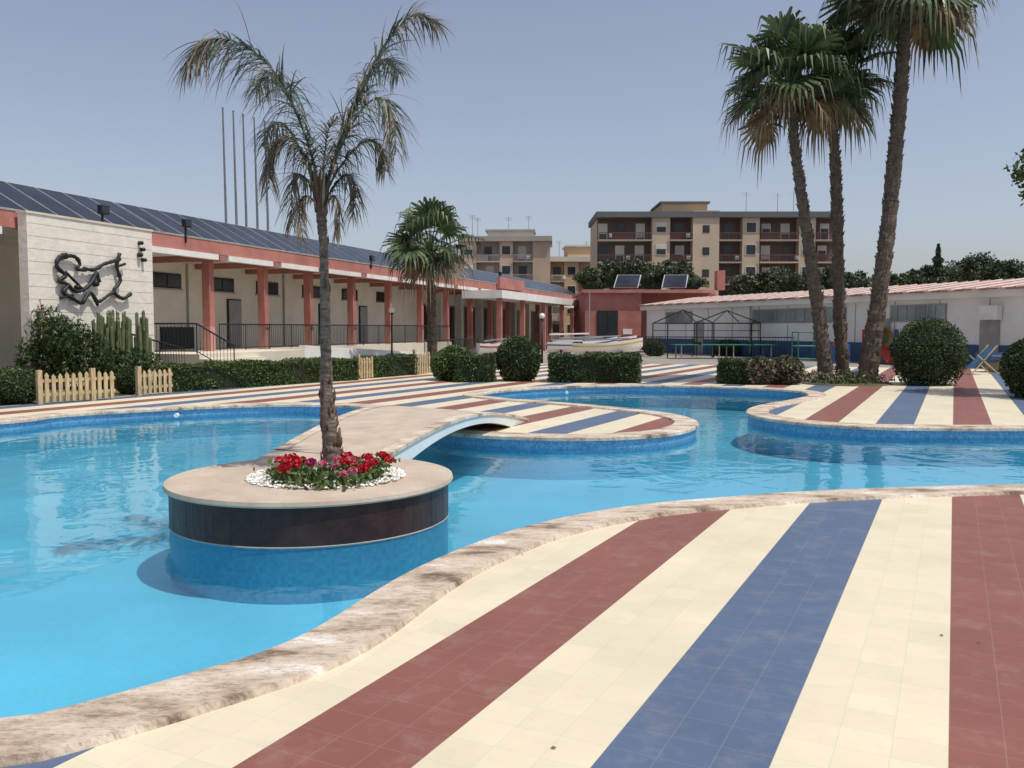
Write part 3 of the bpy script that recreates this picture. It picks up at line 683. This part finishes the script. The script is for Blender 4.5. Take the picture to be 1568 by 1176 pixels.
mb.box(6.5,8.1,67.93,67.998,.0,3.0,BLACK); mb.box(6.6,7.25,67.9,67.929,.1,2.9,DARK); mb.box(7.35,8.0,67.9,67.929,.1,2.9,DARK)
mb.box(8.5,9.2,67.94,67.998,1.2,1.6,WHITE)
mb.box(15.8,16.4,68.5,69.5,4.6,6.1,TERRA)
for x0 in (7.8,11.5):
    mb.hexa([(x0,68.5,4.75),(x0+1.9,68.5,4.75),(x0+2.4,70.2,5.8),(x0+.5,70.2,5.8),(x0,68.45,4.8),(x0+1.9,68.45,4.8),(x0+2.4,70.15,5.86),(x0+.5,70.15,5.86)],FR)
    mb.add([(x0+.08,68.43,4.84),(x0+1.85,68.43,4.84),(x0+2.3,70.1,5.84),(x0+.55,70.1,5.84)],[(0,1,2,3)],PANEL)
mb.obj("structure",ax)
# ------------------------------------------------------------ apartments
def mcol(n,c): return mat(n,c,.85,.07,.3)
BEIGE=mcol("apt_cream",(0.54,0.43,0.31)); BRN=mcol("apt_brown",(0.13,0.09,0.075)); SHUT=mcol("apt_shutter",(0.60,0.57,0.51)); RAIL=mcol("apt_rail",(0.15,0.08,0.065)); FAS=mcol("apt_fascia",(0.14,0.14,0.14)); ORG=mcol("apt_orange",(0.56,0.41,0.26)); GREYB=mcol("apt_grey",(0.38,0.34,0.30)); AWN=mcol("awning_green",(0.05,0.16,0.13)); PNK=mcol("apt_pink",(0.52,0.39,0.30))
def apt(name,o,ang,bays,D,z0,nf,fh,wall,fas,roofx=None,rail=RAIL,rec=BRN,seed=0):
    rs=random.Random(seed); e=empty(name); mb=MB(frame(o,ang)); H=z0+nf*fh; Wd=bays[-1][1]
    mb.box(0,Wd,1.5,D,0,H,wall)
    mb.box(-.3,Wd+.3,-.5,D+.3,H,H+.75,fas)
    for (x0,x1,t) in bays:
        if t in('wall','win','stair'):
            pr=-.3 if t=='stair' else 0
            mb.box(x0,x1,pr,1.498,0,H-.002+(.9 if t=='stair' else 0),wall)
            for f in range(nf):
                z=z0+f*fh; c=(x0+x1)/2
                if t=='win':
                    mb.box(c-.75,c+.75,-.06,-.002,z+.9,z+2.35,SHUT); mb.box(c-.62,c+.62,-.09,-.061,z+1.0,z+(2.25 if rs.random()<.5 else 1.7),DARK)
                if t=='stair':
                    mb.box(c-.45,c+.45,pr-.05,pr-.002,z+.9,z+1.9,DARK)
        else:
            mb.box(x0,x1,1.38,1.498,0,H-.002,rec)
            for f in range(nf):
                z=z0+f*fh; mb.box(x0+.002,x1-.002,-.35,1.379,z-.18,z,wall if rs.random()<.2 else GREYB)
                mb.box(x0+.05,x1-.05,-.33,-.27,z+.85,z+.95,rail)
                n_=int((x1-x0)/.18)
                for i in range(n_): mb.box(x0+.1+i*.18,x0+.15+i*.18,-.32,-.28,z,z+.85,rail)
                if rs.random()<.4: mb.box(x0+.05,x0+(x1-x0)*.5,-.26,-.24,z+.05,z+.9,rail)
                nw=max(1,int((x1-x0)/2.4)); w=(x1-x0)/nw
                for i in range(nw):
                    c=x0+w*(i+.5)+rs.uniform(-.2,.2); q=rs.random()
                    mb.box(c-.62,c+.62,1.31,1.379,z+.02,z+2.3,SHUT if q<.65 else DARK)
                    if q<.65: mb.box(c-.5,c+.5,1.29,1.309,z+.05,z+rs.choice((.9,.4,1.6)),DARK)
                    if rs.random()<.35: mb.box(c+.7,c+1.2,-.2,.2,z+.3,z+.8,WHITE)
                if rs.random()<.08: mb.hexa([(x0+.2,-.9,z+1.9),(x1-.2,-.9,z+1.9),(x1-.2,.2,z+2.5),(x0+.2,.2,z+2.5),(x0+.2,-.9,z+1.95),(x1-.2,-.9,z+1.95),(x1-.2,.2,z+2.55),(x0+.2,.2,z+2.55)],AWN)
    if roofx:
        for (a_,b_,h,m) in roofx: mb.box(a_,b_,2,D-2,H+.75,H+.75+h,m); mb.box(a_-.3,b_+.3,1.7,D-1.7,H+.75+h,H+1.0+h,fas)
    for k in range(4):
        x=rs.uniform(1,Wd-1); hh=rs.uniform(2,4); zt=H+.7; mb.tube([(x,5,zt),(x,5,zt+hh)],.04,STEEL,4)
        for j in range(3): mb.tube([(x-.5,5,zt+hh-.2*j-.1),(x+.5,5,zt+hh-.2*j-.1)],.025,STEEL,4)
    mb.obj("facade",e); return e
sx=120/F
def bx(u,o=915): return (u-o)*sx
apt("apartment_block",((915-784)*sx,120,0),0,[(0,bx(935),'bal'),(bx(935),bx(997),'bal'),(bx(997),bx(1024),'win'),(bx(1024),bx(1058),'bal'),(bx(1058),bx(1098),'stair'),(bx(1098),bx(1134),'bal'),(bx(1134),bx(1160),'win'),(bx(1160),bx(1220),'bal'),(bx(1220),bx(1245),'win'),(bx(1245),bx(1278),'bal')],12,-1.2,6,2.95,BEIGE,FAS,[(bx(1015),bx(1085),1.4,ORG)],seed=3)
sx=135/F
apt("apartment_block",((705-784)*sx,135,0),-.05,[(0,2.5,'win'),(2.5,6,'bal'),(6,8,'win'),(8,11,'bal'),(11,13.6,'wall')],10,0,5,2.95,PNK,GREYB,[(4,11,1.0,SHUT)],rail=GREYB,rec=GREYB,seed=5)
apt("apartment_block",((845-784)*sx,141,0),.05,[(0,2.2,'bal'),(2.2,4.5,'win'),(4.5,8,'bal')],10,0,4,3.05,ORG,SHUT,[(3,7.5,1.8,ORG)],rail=SHUT,rec=ORG,seed=8)
# ------------------------------------------------------------ distant trees
tree_m=[mat("far_leaf_a",(0.085,0.115,0.050),.6,.25,.3,island=True),mat("far_leaf_b",(0.050,0.072,0.035),.6,.25,.3,island=True)]
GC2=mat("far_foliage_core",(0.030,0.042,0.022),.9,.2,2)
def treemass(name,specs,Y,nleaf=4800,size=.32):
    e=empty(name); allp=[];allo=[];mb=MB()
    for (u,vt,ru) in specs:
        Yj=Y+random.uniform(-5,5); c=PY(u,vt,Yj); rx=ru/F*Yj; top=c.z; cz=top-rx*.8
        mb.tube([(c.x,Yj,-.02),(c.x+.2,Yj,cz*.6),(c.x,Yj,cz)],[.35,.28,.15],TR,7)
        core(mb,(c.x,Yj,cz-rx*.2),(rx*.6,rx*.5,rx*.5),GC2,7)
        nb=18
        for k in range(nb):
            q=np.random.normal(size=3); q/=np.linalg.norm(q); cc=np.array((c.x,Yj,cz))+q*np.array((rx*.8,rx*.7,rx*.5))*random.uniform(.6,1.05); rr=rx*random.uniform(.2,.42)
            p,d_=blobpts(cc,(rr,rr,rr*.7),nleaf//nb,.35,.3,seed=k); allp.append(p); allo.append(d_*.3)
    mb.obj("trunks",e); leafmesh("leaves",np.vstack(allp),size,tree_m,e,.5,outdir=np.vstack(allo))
treemass("distant_trees",[(905,404,28),(935,394,30),(965,388,34),(1000,395,34),(1035,389,34),(1060,406,26)],100)
treemass("distant_trees",[(1150,412,34),(1190,400,40),(1235,406,38),(1275,400,36),(1315,410,36),(1350,412,34)],98)
treemass("distant_trees",[(1385,410,28),(1420,402,30),(1470,386,38),(1500,381,42),(1535,388,36),(1570,402,36),(1610,392,50),(1440,414,34)],90)
e=empty("cypress_tree"); ps=[]
for k in range(3000):
    t=random.random(); r_=(1-t)*1.5*random.uniform(.3,1)*(.8+.3*math.sin(t*30)); q=random.random()*6.28; c=PY(1437,374,84); ps.append((c.x+r_*math.cos(q),84+r_*math.sin(q),c.z-4.5*(1-t)))
leafmesh("leaves",ps,.3,tree_m,e,.4); mb=MB(); mb.tube([(c.x,84,0),(c.x,84,c.z-.3)],[.2,.03],TR,6); mb.obj("trunk",e)
e=empty("shade_tree"); mb=MB(); mb.tube([(15.6,21,-.02),(15.5,21.1,2),(15.3,21,4.5)],[.22,.17,.1],TR,9)
ps=[];od=[]
for k in range(26):
    q=np.random.normal(size=3); q/=np.linalg.norm(q); cc=np.array((14.5,21,5.3))+q*np.array((2.0,1.7,1.0)); mb.tube([(15.35,21,3.8),tuple(cc)],[.06,.02],TR,5)
    p,d_=blobpts(cc,(.65,.65,.5),420,.2,.4,seed=k); ps.append(p); od.append(d_*.4)
mb.obj("trunk",e); leafmesh("leaves",np.vstack(ps),.15,[G1,G2],e,.5,outdir=np.vstack(od))
# ------------------------------------------------------------ boats
def hull(mb,L_,w,h,m,m2,deckm):
    st=16; secs=[]
    for i in range(st+1):
        t=i/st; ww=w*.5*(1-t**3)*(.80+.20*math.sin(math.pi*t)); zz=h*(.35*t*t*t); sh=h*(1-.12*math.sin(math.pi*t)+.45*t*t)
        x=t*L_; hh=sh-zz
        secs.append([(x,-ww,sh),(x,-ww*.99,zz+hh*.80),(x,-ww*.97,zz+hh*.66),(x,-ww*.85,zz+hh*.35),(x-.12*t,-ww*.5,zz+hh*.08),(x-.2*t,0,zz),(x-.12*t,ww*.5,zz+hh*.08),(x,ww*.85,zz+hh*.35),(x,ww*.97,zz+hh*.66),(x,ww*.99,zz+hh*.80),(x,ww,sh)])
    K=11
    for i in range(st):
        for k in range(K-1): mb.add([secs[i][k],secs[i+1][k],secs[i+1][k+1],secs[i][k+1]],[(0,1,2,3)],m2 if k in(1,8) else m)
        a0,b0,a1,b1=secs[i][0],secs[i][K-1],secs[i+1][0],secs[i+1][K-1]; z_0=-.16 if i<11 else -.03
        mb.add([(a0[0],a0[1],a0[2]+z_0),(a1[0],a1[1],a1[2]+z_0),(b1[0],b1[1],b1[2]+z_0),(b0[0],b0[1],b0[2]+z_0)],[(0,1,2,3)],deckm)
    mb.add(secs[0],[tuple(range(K))],m)
YEL=mat("boat_yellow",(0.62,0.48,0.08),.4,.1,2); NV=mat("boat_blue",(0.05,0.12,0.28),.4,.1,2); REDP=mat("boat_red",(0.45,0.03,0.02),.4,.1,2)
for (u,v,ang,m1,m2,sc_,mast) in((838,556,-.05,WHITE,NV,3.3,True),(880,560,-.30,WHITE,YEL,3.0,False),(850,548,.05,WHITE,REDP,4.6,False),(732,562,.2,WHITE,REDP,1.8,False)):
    p=P(u,v); mb=MB(frame((p.x,p.y,.50),ang)); hull(mb,sc_,1.3,.52,m1,m2,WHITE)
    for xx in(.6,sc_*.7): mb.box(xx,xx+.1,-.5,.5,-.5,.14,BLACK); mb.tube([(xx,-.55,-.28),(xx,-.45,-.28)],.22,BLACK,12)
    mb.box(sc_*.35,sc_*.35+.25,-.5,.5,.42,.50,m2); mb.box(.02,.25,-.45,.45,.45,.56,BLACK)
    mb.tube([(.3,.2,.6),(sc_*.8,.05,.72)],.035,STEEL,6)
    if mast: mb.tube([(sc_*.6,0,.3),(sc_*.6,0,2.9)],.03,STEEL,6); mb.tube([(sc_*.6,0,.9),(.1,.2,.85)],.035,WHITE,6)
    mb.obj("sailing_dinghy")
def gazebo(x,y,w,h):
    mb=MB(frame((x,y,0),.15)); c=[(0,0),(w,0),(w,w),(0,w)]; g=BLACK
    for i in range(4):
        a_=c[i];b_=c[(i+1)%4]; mb.tube([(a_[0],a_[1],0),(a_[0],a_[1],h)],.035,g,6); mb.tube([(a_[0],a_[1],h),(b_[0],b_[1],h)],.03,g,6); mb.tube([(a_[0],a_[1],h*.78),(b_[0],b_[1],h*.78)],.02,g,5)
        mb.tube([(a_[0],a_[1],h),(w/2,w/2,h+.75)],.03,g,6)
    mb.obj("gazebo_frame")
for u,v,w in((1022,548,2.7),(1090,547,2.9),(1150,546,2.6)):
    p=P(u,v); gazebo(p.x,p.y,w,1.95)
TG=mat("table_green",(0.03,0.20,0.13),.5,.1,2)
for u,v in((1035,549),(1115,549)):
    p=P(u,v); mb=MB(frame((p.x,p.y,0),.05)); mb.box(0,2.74,0,1.52,.72,.76,TG); mb.box(1.35,1.39,-.1,1.62,.76,.90,BLACK)
    for xx in(.3,2.4):
        for yy in(.1,1.4): mb.box(xx,xx+.06,yy,yy+.06,0,.72,STEEL)
    mb.obj("ping_pong_table")
railing("iron_railing",Matrix.Identity(4),[P(905,545),P(1010,546),P(1215,549)],1.15,.16)
railing("iron_railing",Matrix.Identity(4),[P(1385,552),P(1480,556),P(1600,562)],1.15,.16)
for (u,v,vt) in((600,560,475),(830,556,484)):
    p=P(u,v); t_=PY(u,vt,p.y); mb=MB(); mb.tube([p,(t_.x,p.y,t_.z-.15)],[.05,.03],BLACK,8); core(mb,(t_.x,p.y,t_.z),(.14,.14,.14),WHITE,8); mb.tube([(t_.x,p.y,t_.z-.2),(t_.x,p.y,t_.z-.13)],[.05,.09],BLACK,8); mb.obj("globe_lamp_post",None,True)
pg=empty("playground_set"); mb=MB(); c=P(1352,556)
PY_=mat("plastic_yellow",(0.65,0.45,0.03),.4,.1,2); PR_=mat("plastic_red",(0.5,0.04,0.03),.4,.1,2); PB=mat("plastic_blue",(0.03,0.12,0.4),.4,.1,2)
for i,(dx,dy) in enumerate(((0,0),(1.1,0),(1.1,1.1),(0,1.1))): mb.tube([(c.x-.5+dx,c.y+dy,0),(c.x-.5+dx,c.y+dy,1.6)],.09,(PY_,PB,PY_,PR_)[i],8)
mb.box(c.x-.5,c.x+.6,c.y,c.y+1.1,.7,.78,PB)
mb.hexa([(c.x-.4,c.y-1.4,.05),(c.x+.1,c.y-1.4,.05),(c.x+.1,c.y,.75),(c.x-.4,c.y,.75),(c.x-.4,c.y-1.4,.12),(c.x+.1,c.y-1.4,.12),(c.x+.1,c.y,.85),(c.x-.4,c.y,.85)],PR_)
mb.tube([(c.x-.05,c.y-.02,1.2),(c.x-.05,c.y+1.1,1.2)],.5,PY_,12,cap=False)
mb.box(c.x-2.2,c.x-1.5,c.y+.2,c.y+.9,0,.9,PB); mb.tube([(c.x-2.3,c.y,.9),(c.x-1.85,c.y+.5,1.35),(c.x-1.4,c.y+1,.9)],.12,PR_,8)
mb.obj("parts",pg)
mb=MB(); c=P(1222,553)
g=TG
for dx in(0,1.1):
    for dy in(0,1.0): mb.tube([(c.x+dx,c.y+dy,0),(c.x+dx,c.y+dy,1.45)],.03,g,5)
for z in(.1,.75,1.45):
    for dy in(0,1.0): mb.tube([(c.x,c.y+dy,z),(c.x+1.1,c.y+dy,z)],.03,g,5)
    for dx in(0,1.1): mb.tube([(c.x+dx,c.y,z),(c.x+dx,c.y+1,z)],.03,g,5)
mb.obj("metal_storage_frame")
mb=MB(); c=P(1490,556)
for dx in(0,1.1,2.3):
    mb.tube([(c.x+dx,c.y,0),(c.x+dx,c.y,2.6)],.04,WHITE,6); mb.tube([(c.x+dx,c.y+1.6,0),(c.x+dx,c.y+1.6,2.6)],.04,WHITE,6); mb.tube([(c.x+dx,c.y,2.6),(c.x+dx,c.y+.8,2.9),(c.x+dx,c.y+1.6,2.6)],.04,WHITE,6)
for z in(1.3,2.6): mb.tube([(c.x,c.y,z),(c.x+2.3,c.y,z)],.035,WHITE,6)
mb.obj("white_pipe_frame")
PB2=mat("cover_blue",(0.05,0.13,0.24),.8,.2,3)
c=P(1505,570); mb=MB(frame((c.x,c.y,.35),.35)); hull(mb,2.6,.9,.38,NV,STEEL,PB2)
for xx in(.5,1.7): mb.box(xx,xx+.08,-.35,.35,-.35,.1,WOOD)
mb.obj("rowing_boat")
mb=MB(); c=P(1500,574)
mb.tube([(c.x-.3,c.y,.0),(c.x+.6,c.y,1.05)],.025,WOOD,6)
mb.add([(c.x-.2,c.y-.02,.22),(c.x+.55,c.y-.02,.98),(c.x+.55,c.y+.6,.98),(c.x-.2,c.y+.6,.22)],[(0,1,2,3)],PB2)
mb.tube([(c.x+.7,c.y,.0),(c.x-.1,c.y,.7)],.025,WOOD,6); mb.tube([(c.x+.7,c.y+.6,.0),(c.x-.1,c.y+.6,.7)],.025,WOOD,6); mb.tube([(c.x-.3,c.y+.6,.0),(c.x+.6,c.y+.6,1.05)],.025,WOOD,6); mb.obj("deck_chair")
# small folded parasol cluster near the white building
mb=MB(); c=P(1548,560); mb.tube([(c.x,c.y,0),(c.x,c.y,2.2)],.03,STEEL,6); mb.tube([(c.x,c.y,.9),(c.x,c.y,1.3),(c.x,c.y,2.1),(c.x,c.y,2.25)],[.06,.17,.09,.02],TEAL,9,jit=.25); mb.tube([(c.x,c.y,0),(c.x,c.y,.09)],.28,CONC,14); mb.obj("folded_parasol")
mb=MB()
for k in range(20):
    p=(random.uniform(-.3,9),random.uniform(3,8.2)); 
    q=random.random()*6.28; s_=random.uniform(.006,.016); a_=Vector((math.cos(q),math.sin(q),0))*s_; b_=Vector((-a_.y,a_.x,0))*.45; c=Vector((p[0],p[1],.005))
    mb.add([c-a_,c+b_+Vector((0,0,.006)),c+a_,c-b_],[(0,1,2),(0,2,3)],PT)
mb.obj("leaf_litter")
# ------------------------------------------------------------ light
sun_dir=Vector((.44,-.24,1.1)).normalized()
el=math.asin(sun_dir.z); az=math.atan2(sun_dir.x,sun_dir.y)
w=bpy.data.worlds.new("World"); S.world=w; w.use_nodes=True; n=w.node_tree
sk=n.nodes.new("ShaderNodeTexSky"); sk.sky_type='NISHITA'; sk.sun_disc=False; sk.sun_elevation=el; sk.sun_rotation=az; sk.air_density=1.0; sk.dust_density=1.6; sk.ozone_density=1.3
hs=n.nodes.new("ShaderNodeHueSaturation"); hs.inputs['Saturation'].default_value=.68
mx=n.nodes.new("ShaderNodeMix"); mx.data_type='RGBA'; mx.blend_type='MULTIPLY'; mx.inputs[0].default_value=1; mx.inputs[7].default_value=(.97,.95,1.0,1)
bg=n.nodes["Background"]; bg.inputs[1].default_value=.125
n.links.new(sk.outputs[0],hs.inputs['Color']); n.links.new(hs.outputs[0],mx.inputs[6]); n.links.new(mx.outputs[2],bg.inputs[0])
sd=bpy.data.lights.new("sun",'SUN'); sd.energy=3.45; sd.angle=math.radians(.5); sd.color=(1,.95,.87)
so=bpy.data.objects.new("sun",sd); S.collection.objects.link(so); so.rotation_euler=(-sun_dir).to_track_quat('-Z','Y').to_euler()
cd=bpy.data.cameras.new("camera"); cd.sensor_width=36; cd.lens=36*F/1568; cd.clip_end=5000; cd.clip_start=.05
co=bpy.data.objects.new("camera",cd); S.collection.objects.link(co); co.location=(0,0,HC); co.rotation_euler=(math.pi/2-T,0,0); S.camera=co
S.view_settings.view_transform='Standard'; S.view_settings.look='None'; S.view_settings.exposure=0
